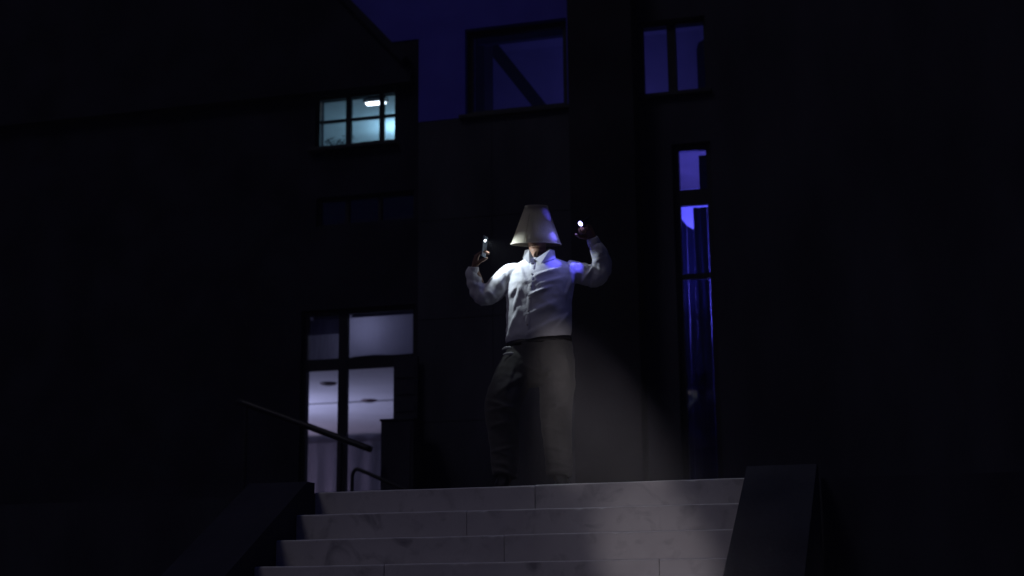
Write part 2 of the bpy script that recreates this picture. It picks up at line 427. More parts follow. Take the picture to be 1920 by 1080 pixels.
# lit office: fluorescent ceiling lamp, boxes and plants on the inner sill
cl = tag(empty('ceiling_lamp', (-2.95, 5.08, 4.56)), 'glowing white ceiling lamp inside the small lit upper window', 'ceiling lamp')
bm = bmesh.new(); bbox(bm, -.13, .13, -.05, .05, .02, .058, .008); from_bm('lamp_housing', bm, M['white'], cl)
bm = bmesh.new(); bbox(bm, -.105, .105, -.03, .03, .004, .019, .006); from_bm('diffuser', bm, M['tube'], cl)
lamp('office_light', 'POINT', (-2.98, 6.05, 4.37), 13.0, (.40, .78, 1.0), size=.08)
bx = tag(box('cardboard_box', -2.80, -2.60, 4.27, 4.45, 3.842, 3.875, M['cardboard'], bevel=.004), 'small dark box on the sill of the lit upper window', 'box')
box('shelf_board', -3.34, -2.22, 4.255, 4.50, 3.80, 3.841, M['darkwood'], bld)
def pot_plant(x, y, z, h, label):
    r = tag(empty('pot_plant', (x, y, z)), label, 'plant', 'plants on the lit office sill')
    bm = bmesh.new(); stack(bm, [(0, 0, 0, .04, .04), (0, 0, .03, .05, .05)], 14, 2); from_bm('pot', bm, M['darkwood'], r)
    bm = bmesh.new()
    for k in range(70):
        a = random.uniform(0, 6.28); e = random.uniform(.1, 1.4); rr = random.uniform(.03, .13)
        p = V((math.cos(a)*math.cos(e)*rr, math.sin(a)*math.cos(e)*rr, .025+math.sin(e)*rr*h*1.25))
        d = V((math.cos(a), math.sin(a), random.uniform(-.3, .8))).normalized(); s = d.orthogonal().normalized()
        l = random.uniform(.03, .05)
        bm.faces.new([bm.verts.new(p-s*.012), bm.verts.new(p+d*l*.5+s*.004), bm.verts.new(p+d*l), bm.verts.new(p+s*.012)])
    from_bm('foliage', bm, M['plant'], r)
pot_plant(-3.13, 4.38, 3.842, .75, 'leftmost dark pot plant on the lit upper window sill')
pot_plant(-2.97, 4.36, 3.842, .75, 'dark pot plant beside the thick bar of the lit upper window')
pot_plant(-2.44, 4.40, 3.842, .30, 'small dark plant in the narrow right pane of the lit window')

# lower hall: downlights on the ceiling, ceiling joint strip, blinds behind the transom, pleated wall curtain
for (x, y, lb) in ((-3.59, 5.42, 'round reddish downlight on the hall ceiling, nearest the window'), (-3.648, 6.78, 'round reddish downlight deeper on the hall ceiling, right pane')):
    dl = tag(empty('downlight', (x, y, 1.62)), lb, 'downlight', 'downlights on the hall ceiling')
    bm = bmesh.new(); stack(bm, [(0, 0, -.018, .075, .075), (0, 0, -.002, .095, .095)], 20, 2); from_bm('trim_ring', bm, M['redcap'], dl)
    bm = bmesh.new(); stack(bm, [(0, 0, -.024, .05, .05), (0, 0, -.0185, .055, .055)], 20, 2); from_bm('lens', bm, M['frame'], dl)
box('ceiling_joint', -6.55, -2.14, 6.84, 6.86, 1.612, 1.6195, M['darkwood'], bld)
def curtain(name, x0, x1, y, z0, z1, amp, per, m, label, cat='curtain', parent=None, ph=0., top=None):
    bm = bmesh.new(); n = max(8, int((x1-x0)/per*10)); rows = 6; g = []
    for j in range(rows+1):
        row = []
        for i in range(n+1):
            x = x0+(x1-x0)*i/n
            z = z0+((top(x) if top else z1)-z0)*j/rows
            row.append(bm.verts.new((x+.006*math.sin(j*1.3+i*.2), y+amp*math.sin(2*math.pi*(x-x0)/per+ph+.35*math.sin(x*9))*(.75+.25*math.sin(j+i*.11)), z)))
        g.append(row)
    for j in range(rows):
        for i in range(n): bm.faces.new((g[j][i], g[j][i+1], g[j+1][i+1], g[j+1][i]))
    bmesh.ops.solidify(bm, geom=bm.faces[:], thickness=.004)
    o = from_bm(name, bm, m, parent, True)
    if label: tag(o, label, cat)
    return o
curtain('curtain', -6.5, -3.0, 9.70, -1.1, 1.50, .05, .26, M['curtain'], 'grey pleated curtain along the far wall of the lower hall')
bl = tag(empty('roller_blind', (0, 0, 0)), 'pale roller blind drawn over the wide transom of the lower window', 'blind')
box('fabric', -2.90, -2.13, 4.190, 4.193, 1.655, 2.05, M['blind'], bl)
bm = bmesh.new(); tube(bm, [(-2.83, 4.2, 2.075), (-2.17, 4.2, 2.075)], [.026, .026], 12, 1); from_bm('roller', bm, M['frame'], bl)
bm = bmesh.new(); tube(bm, [(-2.83, 4.1915, 1.65), (-2.60, 4.1915, 1.66), (-2.40, 4.1915, 1.648), (-2.17, 4.1915, 1.655)], [.010]*4, 8, 3); from_bm('hem_bar', bm, M['frame'], bl)
bl2 = tag(empty('roller_blind', (0, 0, 0)), 'half-raised roller blind in the narrow left transom of the lower window', 'blind')
box('fabric', -3.28, -2.92, 4.190, 4.193, 1.90, 2.05, M['curtain'], bl2)
bm = bmesh.new(); tube(bm, [(-3.24, 4.2, 2.075), (-2.935, 4.2, 2.075)], [.026, .026], 12, 1); from_bm('roller', bm, M['frame'], bl2)
lamp('hall_light', 'AREA', (-5.2, 6.6, .2), 30, (.64, .66, 1.0), target=(-4.4, 6.9, 1.6), size=.8)
lamp('hall_corner_fill', 'POINT', (-6.0, 8.9, .5), 16, (.9, .74, 1.0), size=.1)  # second unseen lamp, added to brighten the curtain's left end
room(-3.6, -2.11, 4.252, 4.75, 1.665, 2.20, M['curtain'], M['curtain'], M['curtain'])  # added box closing in the lamp behind the transom blinds
lamp('transom_fill', 'POINT', (-2.7, 4.5, 1.95), 3.6, (.70, .74, 1.0), size=.05)  # unseen lamp added so the transom blinds look lit

# rooms lit blue by added lamps: stair stringer, valance, cupboard, curtains
bm = bmesh.new()
A, B = V((-1.66, 4.62, 5.09)), V((-.93, 4.62, 4.07)); d = (B-A).normalized(); nn = V((d.z, 0, -d.x))*.062
q = [A-nn, B-nn, B+nn, A+nn]
a = [bm.verts.new(v) for v in q]; b = [bm.verts.new(v+V((0, .10, 0))) for v in q]
bm.faces.new(a); bm.faces.new(list(reversed(b)))
for k in range(4): bm.faces.new((a[k], a[(k+1) % 4], b[(k+1) % 4], b[k]))
tag(from_bm('diagonal_brace', bm, M['darkwood']), 'dark diagonal brace crossing behind the blue middle window', 'brace')
tag(box('curtain_pelmet', -1.56, -.60, 4.26, 4.33, 4.77, 4.95, M['curtain_b'], bevel=.004), 'dark pelmet across the top of the blue middle window', 'pelmet')
side = tag(box('wall_cabinet', -1.60, -1.50, 4.30, 4.62, 3.80, 4.98, M['darkwood'], bevel=.006), 'tall dark cabinet at the left edge of the blue middle window', 'cabinet')
wd = tag(empty('wardrobe', (.86, 4.75, 3.5)), 'dark round-topped wardrobe inside the blue upper right window', 'wardrobe')
bm = bmesh.new()
prof = [(-.28, 0), (.32, 0), (.32, 1.22), (-.20, 1.22), (-.262, 1.185), (-.28, 1.12)]
a = [bm.verts.new((x, -.1, z)) for x, z in prof]; b = [bm.verts.new((x, .3, z)) for x, z in prof]
bm.faces.new(a); bm.faces.new(list(reversed(b)))
for k in range(6): bm.faces.new((a[k], a[(k+1) % 6], b[(k+1) % 6], b[k]))
from_bm('carcass', bm, M['darkwood'], wd)
box('door_panel', -.20, .04, -.112, -.101, .1, 1.10, M['darkwood'], wd, .003); box('door_panel', .05, .29, -.112, -.101, .1, 1.10, M['darkwood'], wd, .003)
lamp('blue_room_fill', 'AREA', (-.15, 4.42, 3.62), 3.4, (.20, .18, 1.0), target=(-.4, 5.3, 4.5), size=.5)  # unseen blue lamp added so the panes show the dusk-sky blue
vb = tag(empty('vertical_blind', (.40, 4.36, .05)), 'navy vertical slat blind hanging in the tall right window', 'blind')
for k in range(8):
    x = k*.0665; zt_ = 2.93; zl = zt_-(0 if k > 1 else .06+.0*k); zr = zt_-(0 if k > 1 else .165)
    if k == 1: zl, zr = zt_-.165, zt_-.21
    bm = bmesh.new(); wv = .006*math.sin(k*2.1)
    q = [(x, -.004+wv, 0), (x+.0651, .004-wv, 0), (x+.0651, .004-wv, zr-.05), (x+.03, -.006, (zl+zr)/2-.05), (x, -.004+wv, zl-.05)]
    bm.faces.new([bm.verts.new(v) for v in q]); bmesh.ops.solidify(bm, geom=bm.faces[:], thickness=.002)
    from_bm('slat', bm, M['curtain_b'], vb)
box('head_rail', -.01, .56, -.02, .02, 2.90, 2.94, M['frame'], vb, .003)
tag(box('window_screen', .610, .80, 4.30, 4.32, 3.04, 3.42, M['darkwood'], bevel=.003), 'dark board beside the bright blue pane of the tall right window', 'board')
lamp('blue_pane_fill', 'AREA', (.75, 4.95, 1.9), 95, (.16, .14, 1.0), target=(.5, 5.0, 3.5), size=.4)  # unseen lamp added to light the ceiling behind the blue pane

# ------------------------------------------------------------------ beside the lower window: shutter, cabinet, handrails
sh = tag(empty('folding_shutter', (-2.17, 3.93, 0)), 'dark narrow shutter leaf standing right of the lower window', 'shutter')
box('leaf', -.125, .115, -.02, .02, .0, 1.58, M['cladding'], sh, .004)
for k in range(9): box('slat', -.10, .09, -.030, -.0205, .10+k*.16, .22+k*.16, M['cladding'], sh, .003)
cb = tag(empty('utility_cabinet', (-2.12, 3.70, 0)), 'dark utility cabinet below the shutter at the lower window', 'cabinet')
box('body', -.165, .15, -.14, .15, .0, .93, M['cladding'], cb, .006)
box('lid', -.175, .16, -.15, .16, .932, .952, M['cladding'], cb, .004); box('door', -.14, .125, -.152, -.1405, .06, .88, M['cladding'], cb, .003)
hr = tag(empty('handrail', (-2.7, 3.4, 0)), 'thick black handrail sloping down across the lower left window', 'handrail')
bm = bmesh.new(); tube(bm, [(-.95, 0, 1.165), (-.6, 0, 1.035), (-.116, 0, .85), (.345, 0, .674), (.364, 0, .667)], [.031, .031, .031, .031, .022], 14, 3); from_bm('rail', bm, M['railm'], hr, smooth=True)
for x, z in ((-.86, 1.11), (.092, .755)):
    bm = bmesh.new(); tube(bm, [(x, 0, 0), (x, 0, z)], [.02, .02], 12, 1); stack(bm, [(x, 0, 0, .045, .045), (x, 0, .012, .045, .045)], 14, 2); from_bm('post', bm, M['railm'], hr, smooth=False)
h2 = tag(empty('handrail', (-2.35, 3.42, 0)), 'low bent black tube rail in front of the lower window', 'handrail')
bm = bmesh.new(); tube(bm, [(-.155, 0, 0), (-.153, 0, .35), (-.148, 0, .445), (-.115, 0, .487), (-.05, 0, .468), (.20, 0, .36), (.55, 0, .20), (.60, 0, .16), (.61, 0, 0)], [.017]*9, 12, 4); from_bm('rail', bm, M['railm'], h2, smooth=True)

# ------------------------------------------------------------------ the person: metres in the figure's own frame (x to its left hand side, y into the building, z up)
PROOT = (0.0, .40, 0.0)
def sk(u, v, y=0.0):
    """sketch units (0.1 body-width grid) -> metres"""
    z = 1.537+(495-v)*.00372 if v < 640 else .9976-(v-640)*.00366
    return V(((u-1003+(905-v)*.0095)*.003536, y, z+.215*y))

def hand(bm, wrist, fingers_dir, palm_n, thumb_side, curls, spread=.03, scale=1.0, thumb_curl=.5):
    """palm plus five separate fingers; curls per finger (3 joint angles)"""
    d = fingers_dir.normalized(); n = (palm_n-d*palm_n.dot(d)).normalized(); s = (thumb_side-d*thumb_side.dot(d)-n*thumb_side.dot(n)).normalized()
    L = .085*scale
    for k in range(4):                                  # palm as four metacarpal tubes side by side
        off = s*(.030-.020*k)*scale
        tube(bm, [wrist+off*.6-d*.005, wrist+off*.85+d*L*.5, wrist+off+d*L], [.015*scale, .0155*scale, .0125*scale], 10, 3, squash=(n, .95))
    lens = [(.040, .026, .022), (.045, .030, .024), (.042, .028, .023), (.033, .021, .019)]
    for k in range(4):
        off = s*(.030-.020*k)*scale
        p = wrist+off+d*L*.96; ang = 0.0; pts = [p]; dd = d+s*(.03-.02*k)*spread/.03
        dd.normalize()
        for j in range(3):
            ang += curls[k][j]
            p = p+(dd*math.cos(ang)+n*math.sin(ang))*lens[k][j]*scale; pts.append(p)
        tube(bm, pts, [.0105*scale, .0098*scale, .009*scale, .0072*scale], 10, 3)
    b = wrist+s*.026*scale+d*.025*scale+n*.008
    t1 = b+(s*.75+d*.55+n*.25).normalized()*.042*scale
    t2 = t1+(s*.15+d*.8+n*(.3+thumb_curl)).normalized()*.034*scale
    t3 = t2+(-s*.15+d*.75+n*(.4+thumb_curl)).normalized()*.026*scale
    tube(bm, [b, t1, t2, t3], [.016*scale, .0125*scale, .011*scale, .0085*scale], 10, 3)

# arm key points
Lsh, Lel, Lwr = sk(966, 509, .0), sk(906, 556, .0), sk(886, 500, -.037)
Rsh, Rel, Rwr = sk(1079, 505, .0), sk(1131, 514, -.03), sk(1114, 449, -.13)
# ---- body: one continuous surface with head, neck, torso, arms, hands and legs
bm = bmesh.new()
hc = sk(1008, 433, .0)                                    # head centre
HZ = hc.z
rings = [(-.125, .030, .038, -.045), (-.112, .048, .062, -.025), (-.085, .062, .082, -.010), (-.045, .070, .094, -.002), (0, .076, .100, 0),
         (.05, .078, .101, .004), (.085, .072, .092, .006), (.110, .055, .070, .008), (.124, .028, .036, .008)]
stack(bm, [(hc.x, dy, HZ+z, rx, ry) for z, rx, ry, dy in rings], 28, 2.1)
tube(bm, [V((hc.x, -.098, HZ+.012)), V((hc.x, -.118, HZ-.022)), V((hc.x, -.122, HZ-.036))], [.008, .013, .014], 10, 3)   # nose
for s in (-1, 1):
    tube(bm, [V((hc.x+s*.075, .004, HZ+.015)), V((hc.x+s*.084, .012, HZ-.008)), V((hc.x+s*.077, .006, HZ-.034))], [.010, .013, .009], 8, 3)  # ears
    tube(bm, [V((hc.x+s*.014, -.096, HZ+.022)), V((hc.x+s*.052, -.080, HZ+.020))], [.010, .009], 8, 3)                  # brow
    tube(bm, [V((hc.x+s*.028, -.088, HZ+.002)), V((hc.x+s*.036, -.086, HZ+.002))], [.012, .011], 8, 2)                  # eyes
tube(bm, [V((hc.x-.024, -.086, HZ-.064)), V((hc.x, -.098, HZ-.064)), V((hc.x+.024, -.086, HZ-.064))], [.007, .010, .007], 8, 3)  # lips
tube(bm, [V((hc.x, -.072, HZ-.102)), V((hc.x, -.080, HZ-.104))], [.020, .016], 8, 2)                                     # chin
nb = sk(1012, 486, .01)
tube(bm, [V((nb.x-.008, -.030, nb.z+.03)), V((nb.x-.018, -.052, nb.z-.012))], [.040, .032], 14, 3)      # open neckline
tube(bm, [V((hc.x, .012, HZ-.06)), V((hc.x+.006, .015, HZ-.13)), nb, nb-V((0, 0, .08))], [.060, .058, .064, .075], 20, 4)
stack(bm, [(nb.x, .0, 1.50, .10, .07), (nb.x, 0, 1.46, .155, .09), (nb.x, 0, 1.35, .17, .10), (nb.x-.005, 0, 1.18, .155, .10), (nb.x-.01, 0, 1.02, .155, .10), (nb.x-.01, 0, .92, .16, .10), (nb.x-.01, 0, .86, .10, .08)], 28)
for sh_, el, wr in ((Lsh, Lel, Lwr), (Rsh, Rel, Rwr)):
    tube(bm, [sh_+V((0, 0, -.01)), (sh_+el)/2, el, (el+wr)/2, wr], [.050, .043, .038, .034, .026], 16, 4)
legpts = {-1: [sk(978, 665, .0), sk(948, 755, -.07), sk(949, 880, .02), sk(946, 897, .02)], 1: [sk(1046, 665, .0), sk(1044, 765, -.01), sk(1049, 880, .03), sk(1049, 897, .03)]}
for s, lp in legpts.items(): tube(bm, lp, [.075, .052, .038, .036], 16, 5)
for s, lp in legpts.items(): tube(bm, [lp[3]+V((0, .03, -.01)), lp[3]+V((s*.015, -.06, -.03)), lp[3]+V((s*.03, -.13, -.035))], [.032, .032, .022], 12, 4)
# hands
ld = (sk(893, 470, -.20)-Lwr)
hand(bm, Lwr, V((.30, -.22, 1)), V((1, .25, -.1)), V((.3, -1, .3)), [(.55, .75, .5), (.6, .75, .5), (.65, .8, .5), (.7, .8, .5)], thumb_curl=.55)
hand(bm, Rwr, V((-.42, -.12, .75)), V((-.55, -.75, -.1)), V((-.7, .3, .5)), [(1.1, 1.2, .8), (1.15, 1.25, .8), (1.2, 1.25, .8), (1.25, 1.25, .8)], thumb_curl=.8)
body_me = remeshed(bm, .0052, 2); body_me.name = 'person'
person = link('person', body_me, M['skin'], None, True); person.location = PROOT; person.rotation_euler.z = yaw
tag(person, 'person in white shirt and khaki trousers with a lampshade over the head, both arms raised', 'person')
bm = bmesh.new()
stack(bm, [(hc.x, .030, HZ+z, rx+.008, ry+.004) for z, rx, ry in ((-.03, .068, .072), (.0, .074, .078), (.05, .080, .094), (.085, .075, .094), (.112, .058, .075), (.132, .026, .04))], 28, 2.1)
hm = remeshed(bm, .008, 2); link('hair', hm, M['hair'], person, True)

# ---- shirt
def ridge(p, a, b, wdt, amp):
    ab = b-a; t = max(0, min(1, (p-a).dot(ab)/ab.dot(ab))); dd = (p-(a+ab*t)).length
    side = (p-a).x*ab.z-(p-a).z*ab.x
    wd2 = wdt*(1.5 if side > 0 else .7)
    return .75*amp*math.exp(-(dd/wd2)**2)*math.sin(math.pi*(.12+.76*t))
bm = bmesh.new()
def tr(ul, ur, v, ry, cy=.0, tilt=0., pw=2.4):
    a, b = sk(ul, v), sk(ur, v); return ((a.x+b.x)/2, cy, a.z, (b.x-a.x)/2, ry, tilt)
stack(bm, [tr(950, 1073, 638, .130, .0, .115), tr(947, 1075, 628, .140, -.01, .095), tr(948, 1075, 610, .148, -.015, .04), tr(950, 1074, 585, .152, -.018),
           tr(949, 1076, 560, .152, -.016), tr(947, 1082, 535, .148, -.012), tr(947, 1091, 517, .132, -.005), tr(954, 1088, 504, .112, .0), tr(970, 1066, 492, .090, .005), tr(985, 1045, 484, .074, .008)], 44, 2.05)
tube(bm, [sk(975, 511, .0), sk(949, 521, -.0), sk(928, 543, -.0), sk(905, 554, -.0), sk(890, 535, -.014), sk(884, 512, -.030), sk(885, 503, -.035)],
     [.080, .082, .074, .066, .056, .044, .036], 22, 5)
tube(bm, [sk(1066, 508, .0), sk(1094, 513, -.005), sk(1116, 518, -.02), sk(1132, 512, -.035), sk(1131, 488, -.07), sk(1123, 466, -.105), sk(1116, 453, -.126)],
     [.078, .080, .076, .066, .062, .054, .037], 22, 5)
sm = remeshed(bm, .0075, 3)
F = lambda u, v: V((sk(u, v).x, 0, sk(u, v).z))
folds = [(F(1003, 525), F(1056, 508), .010, .015), (F(996, 560), F(1032, 546), .009, .017), (F(1010, 542), F(1060, 526), .010, .010), (F(962, 590), F(975, 545), .011, .013),
         (F(952, 630), F(972, 585), .010, .014), (F(985, 600), F(1050, 570), .014, .009), (F(990, 632), F(1062, 598), .015, .010), (F(968, 545), F(957, 560), .010, .012),
         (F(1062, 560), F(1072, 530), .009, .010), (F(1040, 625), F(1070, 590), .012, .010), (F(975, 500), F(985, 535), .010, .007),
         (F(1078, 500), F(1100, 496), .008, .008), (F(1096, 530), F(1118, 505), .008, .014), (F(1104, 524), F(1120, 496), .008, .012), (F(1112, 500), F(1140, 490), .009, .010), (F(1112, 478), F(1136, 486), .008, .009),
         (F(912, 545), F(930, 562), .009, .011), (F(898, 546), F(916, 574), .009, .011), (F(940, 530), F(950, 560), .010, .010), (F(880, 530), F(898, 538), .008, .008)]
sm.calc_loop_triangles()
co = [v.co.copy() for v in sm.vertices]; no = [v.normal.copy() for v in sm.vertices]
for i, v in enumerate(sm.vertices):
    p = co[i]; nrm = no[i]
    front = max(0., -nrm.y*1.2+.25)
    q = V((p.x, 0, p.z)); disp = 0
    for a, b, wd_, am in folds:
        if abs(p.x-(a.x+b.x)/2) < .22 and abs(p.z-(a.z+b.z)/2) < .22: disp += ridge(q, a, b, wd_*1.35, am)*min(1, front)
    u = p.x*.55+p.z*.83; t = p.x*.83-p.z*.55
    disp += .0045*noise.noise(V((u*20, t*5, p.y*8)))+.0055*noise.noise(V((p.x*8, p.y*8, p.z*13+4)))+.0008*noise.noise(V((p.x*40, p.y*30, p.z*40)))
    if p.x < -.17 or p.x > .29: disp += .0075*noise.noise(V((p.x*22, p.y*7, p.z*22+7)))+.004*noise.noise(V((p.x*40, p.y*12, p.z*14)))
    v.co = p+nrm*disp
shirt = link('shirt', sm, M['shirt'], person, True)
bvh = BVHTree.FromPolygons([v.co for v in sm.vertices], [tuple(p.vertices) for p in sm.polygons])
def front_y(x, z):
    h = bvh.ray_cast(V((x, -1, z)), V((0, 1, 0))); return h[0].y if h[0] else -.12
# placket: folded strip down the front, slightly off-centre
pl = [(1002, 492), (999, 510), (997, 530), (995, 552), (993, 575), (991, 600), (989, 622), (988, 634)]
bm = bmesh.new(); rows = []
for u, v in pl:
    c = sk(u, v); row = []
    for dx, out in ((-.020, -.001), (-.017, .0010), (.0, .0014), (.015, .0018), (.018, -.001)):
        row.append(bm.verts.new((c.x+dx, front_y(c.x+dx, c.z)-out, c.z)))
    rows.append(row)
for a, b in zip(rows, rows[1:]):
    for k in range(4): bm.faces.new((a[k], a[k+1], b[k+1], b[k]))
from_bm('placket', bm, M['shirt'], shirt, True)
for u, v in ((1001, 500), (998, 522), (996, 545), (993, 568), (991, 592), (989, 616)):
    c = sk(u, v); y = front_y(c.x, c.z)-.003; bm = bmesh.new()
    bmesh.ops.create_cone(bm, segments=12, radius1=.0058, radius2=.005, depth=.003, cap_ends=True, matrix=Matrix.Translation((c.x, y, c.z)) @ Matrix.Rotation(math.pi/2, 4, 'X'))
    from_bm('button', bm, M['button'], shirt)
# collar: stand plus two pointed leaves
bm = bmesh.new(); n = 30; R = []
for k in range(n+1):
    a = math.radians(-90-10+26+(308)*k/n); c, s = math.cos(a), math.sin(a)
    cx, cy = nb.x-.004, .008
    fr = max(0, -s)
    zt = nb.z+.038+.016*max(0, s)-.044*fr**2
    lower = .050+.034*fr**4
    ro = .080+.020*fr**3
    R.append([bm.verts.new((cx+c*.074, cy+s*.074, zt-.05)), bm.verts.new((cx+c*.070, cy+s*.070, zt)), bm.verts.new((cx+c*.078, cy+s*.078, zt+.004)), bm.verts.new((cx+c*(ro+.012), cy+s*(ro+.018), zt-lower))])
for a, b in zip(R, R[1:]):
    for k in range(3): bm.faces.new((a[k], b[k], b[k+1], a[k+1]))
bmesh.ops.solidify(bm, geom=bm.faces[:], thickness=.003)
from_bm('collar', bm, M['shirt'], shirt, True)
for lf in (((985, 473, 1), (993, 471, 1), (1003, 491, 0), (993, 500, 0), (981, 489, 0)), ((1042, 474, 1), (1034, 471, 1), (1004, 491, 0), (1015, 501, 0), (1044, 489, 0))):
    bm = bmesh.new(); vv = []
    for (u, v, tp) in lf:
        c = sk(u, v); vv.append(bm.verts.new((c.x, (-.058 if tp else min(-.07, front_y(c.x, c.z)))-.012, c.z)))
    bm.faces.new(vv); bmesh.ops.solidify(bm, geom=bm.faces[:], thickness=.004)
    from_bm('collar_leaf', bm, M['shirt'], shirt)
for pts, rr in (([sk(885, 513, -.029), sk(885.5, 499, -.040)], [.039, .037]), ([sk(1119, 461, -.113), sk(1113.5, 447, -.134)], [.043, .038])):
    bm = bmesh.new(); tube(bm, [pts[0], pts[0].lerp(pts[1], .5), pts[1]], [rr[0], rr[0]+.001, rr[1]], 20, 3); from_bm('cuff', bm, M['shirt'], shirt, True)

# ---- trousers, belt, pocket, shoes
bm = bmesh.new()
stack(bm, [tr(951, 1073, 636, .118, .0, .10), tr(948, 1077, 655, .128, 0, .02), tr(944, 1080, 680, .132), tr(944, 1081, 705, .12), tr(960, 1066, 722, .09)], 40, 2.5)
def leg(pts, rr): tube(bm, pts, rr, 24, 5)
leg([sk(977, 672, .0), sk(957, 715, -.03), sk(942, 758, -.065), sk(944, 805, -.035), sk(946, 850, .0), sk(947, 880, .015), sk(946, 890, .015)], [.118, .128, .122, .104, .094, .090, .080])
leg([sk(1046, 672, .0), sk(1046, 715, -.01), sk(1043, 765, -.02), sk(1045, 810, .0), sk(1048, 850, .02), sk(1049, 880, .03), sk(1049, 890, .03)], [.122, .122, .110, .100, .092, .090, .080])
tm = remeshed(bm, .009, 3)
tf = [(F(985, 705), F(930, 745), .014, .012), (F(910, 752), F(965, 770), .012, .013), (F(915, 772), F(965, 765), .012, .010), (F(925, 862), F(968, 870), .010, .012), (F(922, 876), F(965, 884), .009, .012), (F(960, 855), F(935, 845), .010, .010),
      (F(1025, 770), F(1070, 760), .013, .009), (F(1025, 862), F(1074, 870), .010, .012), (F(1028, 880), F(1070, 876), .009, .011), (F(1005, 680), F(1040, 720), .016, .010), (F(1060, 660), F(1072, 720), .012, .008), (F(1040, 690), F(1050, 860), .012, .006), (F(965, 690), F(945, 750), .012, .008), (F(1008, 665), F(1010, 705), .007, .010), (F(1010, 705), F(985, 690), .008, .010), (F(1012, 706), F(1040, 690), .008, .010), (F(1014, 712), F(1050, 716), .009, .009), (F(920, 800), F(958, 790), .010, .008), (F(1026, 800), F(1066, 812), .010, .008), (F(1024, 835), F(1070, 845), .009, .010), (F(918, 845), F(965, 835), .009, .010)]
co = [v.co.copy() for v in tm.vertices]; no = [v.normal.copy() for v in tm.vertices]
for i, v in enumerate(tm.vertices):
    p, nrm = co[i], no[i]; q = V((p.x, 0, p.z)); front = min(1, max(0., -nrm.y*1.2+.25)); disp = 0
    for a, b, wd_, am in tf: disp += 1.5*ridge(q, a, b, wd_*1.1, am)*front
    disp += .006*noise.noise(V((p.x*8, p.y*8, p.z*12)))+.003*noise.noise(V((p.x*24, p.y*20, p.z*30)))
    v.co = p+nrm*disp
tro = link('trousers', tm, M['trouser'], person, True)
bm = bmesh.new(); stack(bm, [tr(949.5, 1075, 647, .124, .0, .10), tr(949.5, 1075, 637, .124, .0, .10)], 48, 2.5); from_bm('belt', bm, M['belt'], person, True)
tvh = BVHTree.FromPolygons([v.co for v in tm.vertices], [tuple(p.vertices) for p in tm.polygons])
def tfront(x, z):
    h = tvh.ray_cast(V((x, -1, z)), V((0, 1, 0))); return h[0].y if h[0] else -.1
for k, (pts) in enumerate(([(941, 657), (948, 654), (956, 654), (963, 656)], [(943, 668), (951, 666), (960, 666), (968, 668)])):
    P3 = [sk(u, v) for u, v in pts]; ym = tfront(sk(954, 660).x, P3[1].z)-.016; P3 = [V((p.x, ym+.012*(abs(p.x-P3[2].x)/.06), p.z)) for p in P3]
    bm = bmesh.new(); tube(bm, P3, [.004, .009, .010, .004], 10, 4, squash=(V((0, 1, 0)), .35)); from_bm('pocket_trim', bm, M['pocket'], tro, True)
for s, lp in legpts.items():
    b = lp[3]
    bm = bmesh.new()
    fx = s*.035
    stack(bm, [(b.x+fx*.5, b.y-.055, .004, .050, .150), (b.x+fx*.5, b.y-.055, .025, .051, .151), (b.x+fx*.5, b.y-.052, .045, .048, .145), (b.x+fx*.3, b.y-.03, .075, .043, .105), (b.x, b.y, .105, .040, .060)], 28, 2.5)
    from_bm('shoe', bm, M['shoe'], person, True)

# ------------------------------------------------------------------ lampshade on the head
wm = Matrix.Translation(V(PROOT)) @ Matrix.Rotation(yaw, 4, 'Z')
zb, zt = sk(0, 460).z, sk(0, 388).z
shx = sk(1006.5, 425).x
shd = empty('lampshade'); shd.matrix_world = wm @ Matrix.Translation((shx, -.012, zb+.004)) @ Matrix.Rotation(math.radians(9), 4, 'X') @ Matrix.Rotation(math.radians(1.0), 4, 'Y')
tag(shd, 'cream tapered fabric lampshade worn over the head', 'lampshade')
H = zt-zb; rb, rtop = .173, .078
bm = bmesh.new(); n = 72; R = []
for (z, r) in ((0, rb), (H*.25, rb+(rtop-rb)*.25), (H*.5, rb+(rtop-rb)*.5), (H*.75, rb+(rtop-rb)*.75), (H, rtop)):
    R.append([bm.verts.new((r*math.cos(2*math.pi*k/n), r*math.sin(2*math.pi*k/n), z)) for k in range(n)])
for a, b in zip(R, R[1:]):
    for k in range(n): bm.faces.new((a[k], a[(k+1) % n], b[(k+1) % n], b[k]))
bmesh.ops.solidify(bm, geom=bm.faces[:], thickness=.003)
from_bm('cover', bm, M['shade'], shd, True)
for r, z in ((rb+.001, .004), (rtop+.001, H-.004)):
    bm = bmesh.new(); pts = [(r*math.cos(2*math.pi*k/48), r*math.sin(2*math.pi*k/48), z) for k in range(49)]
    tube(bm, pts, [.0028]*49, 8, 1); from_bm('rim', bm, M['rim'], shd, True)
sa = math.radians(-118)
bm = bmesh.new(); sv_ = []
for k in range(2):
    t_ = sa+(k-.5)*.07
    sv_.append([bm.verts.new(((r+.0012)*math.cos(t_*1.0+(k-.5)*.012*(.17/r-1)), (r+.0012)*math.sin(t_+(k-.5)*.012*(.17/r-1)), z)) for z, r in ((.006, rb), (H-.006, rtop))])
bm.faces.new((sv_[0][0], sv_[1][0], sv_[1][1], sv_[0][1])); bmesh.ops.solidify(bm, geom=bm.faces[:], thickness=.001)
from_bm('seam', bm, M['rim'], shd)
bm = bmesh.new()
for k in range(3):
    a = 2*math.pi*k/3; tube(bm, [(0.02*math.cos(a), .02*math.sin(a), H-.03), (rtop*math.cos(a), rtop*math.sin(a), H-.006)], [.002, .002], 6, 1)
stack(bm, [(0, 0, H-.034, .022, .022), (0, 0, H-.028, .022, .022)], 16, 2); from_bm('fitter', bm, M['wire'], shd)

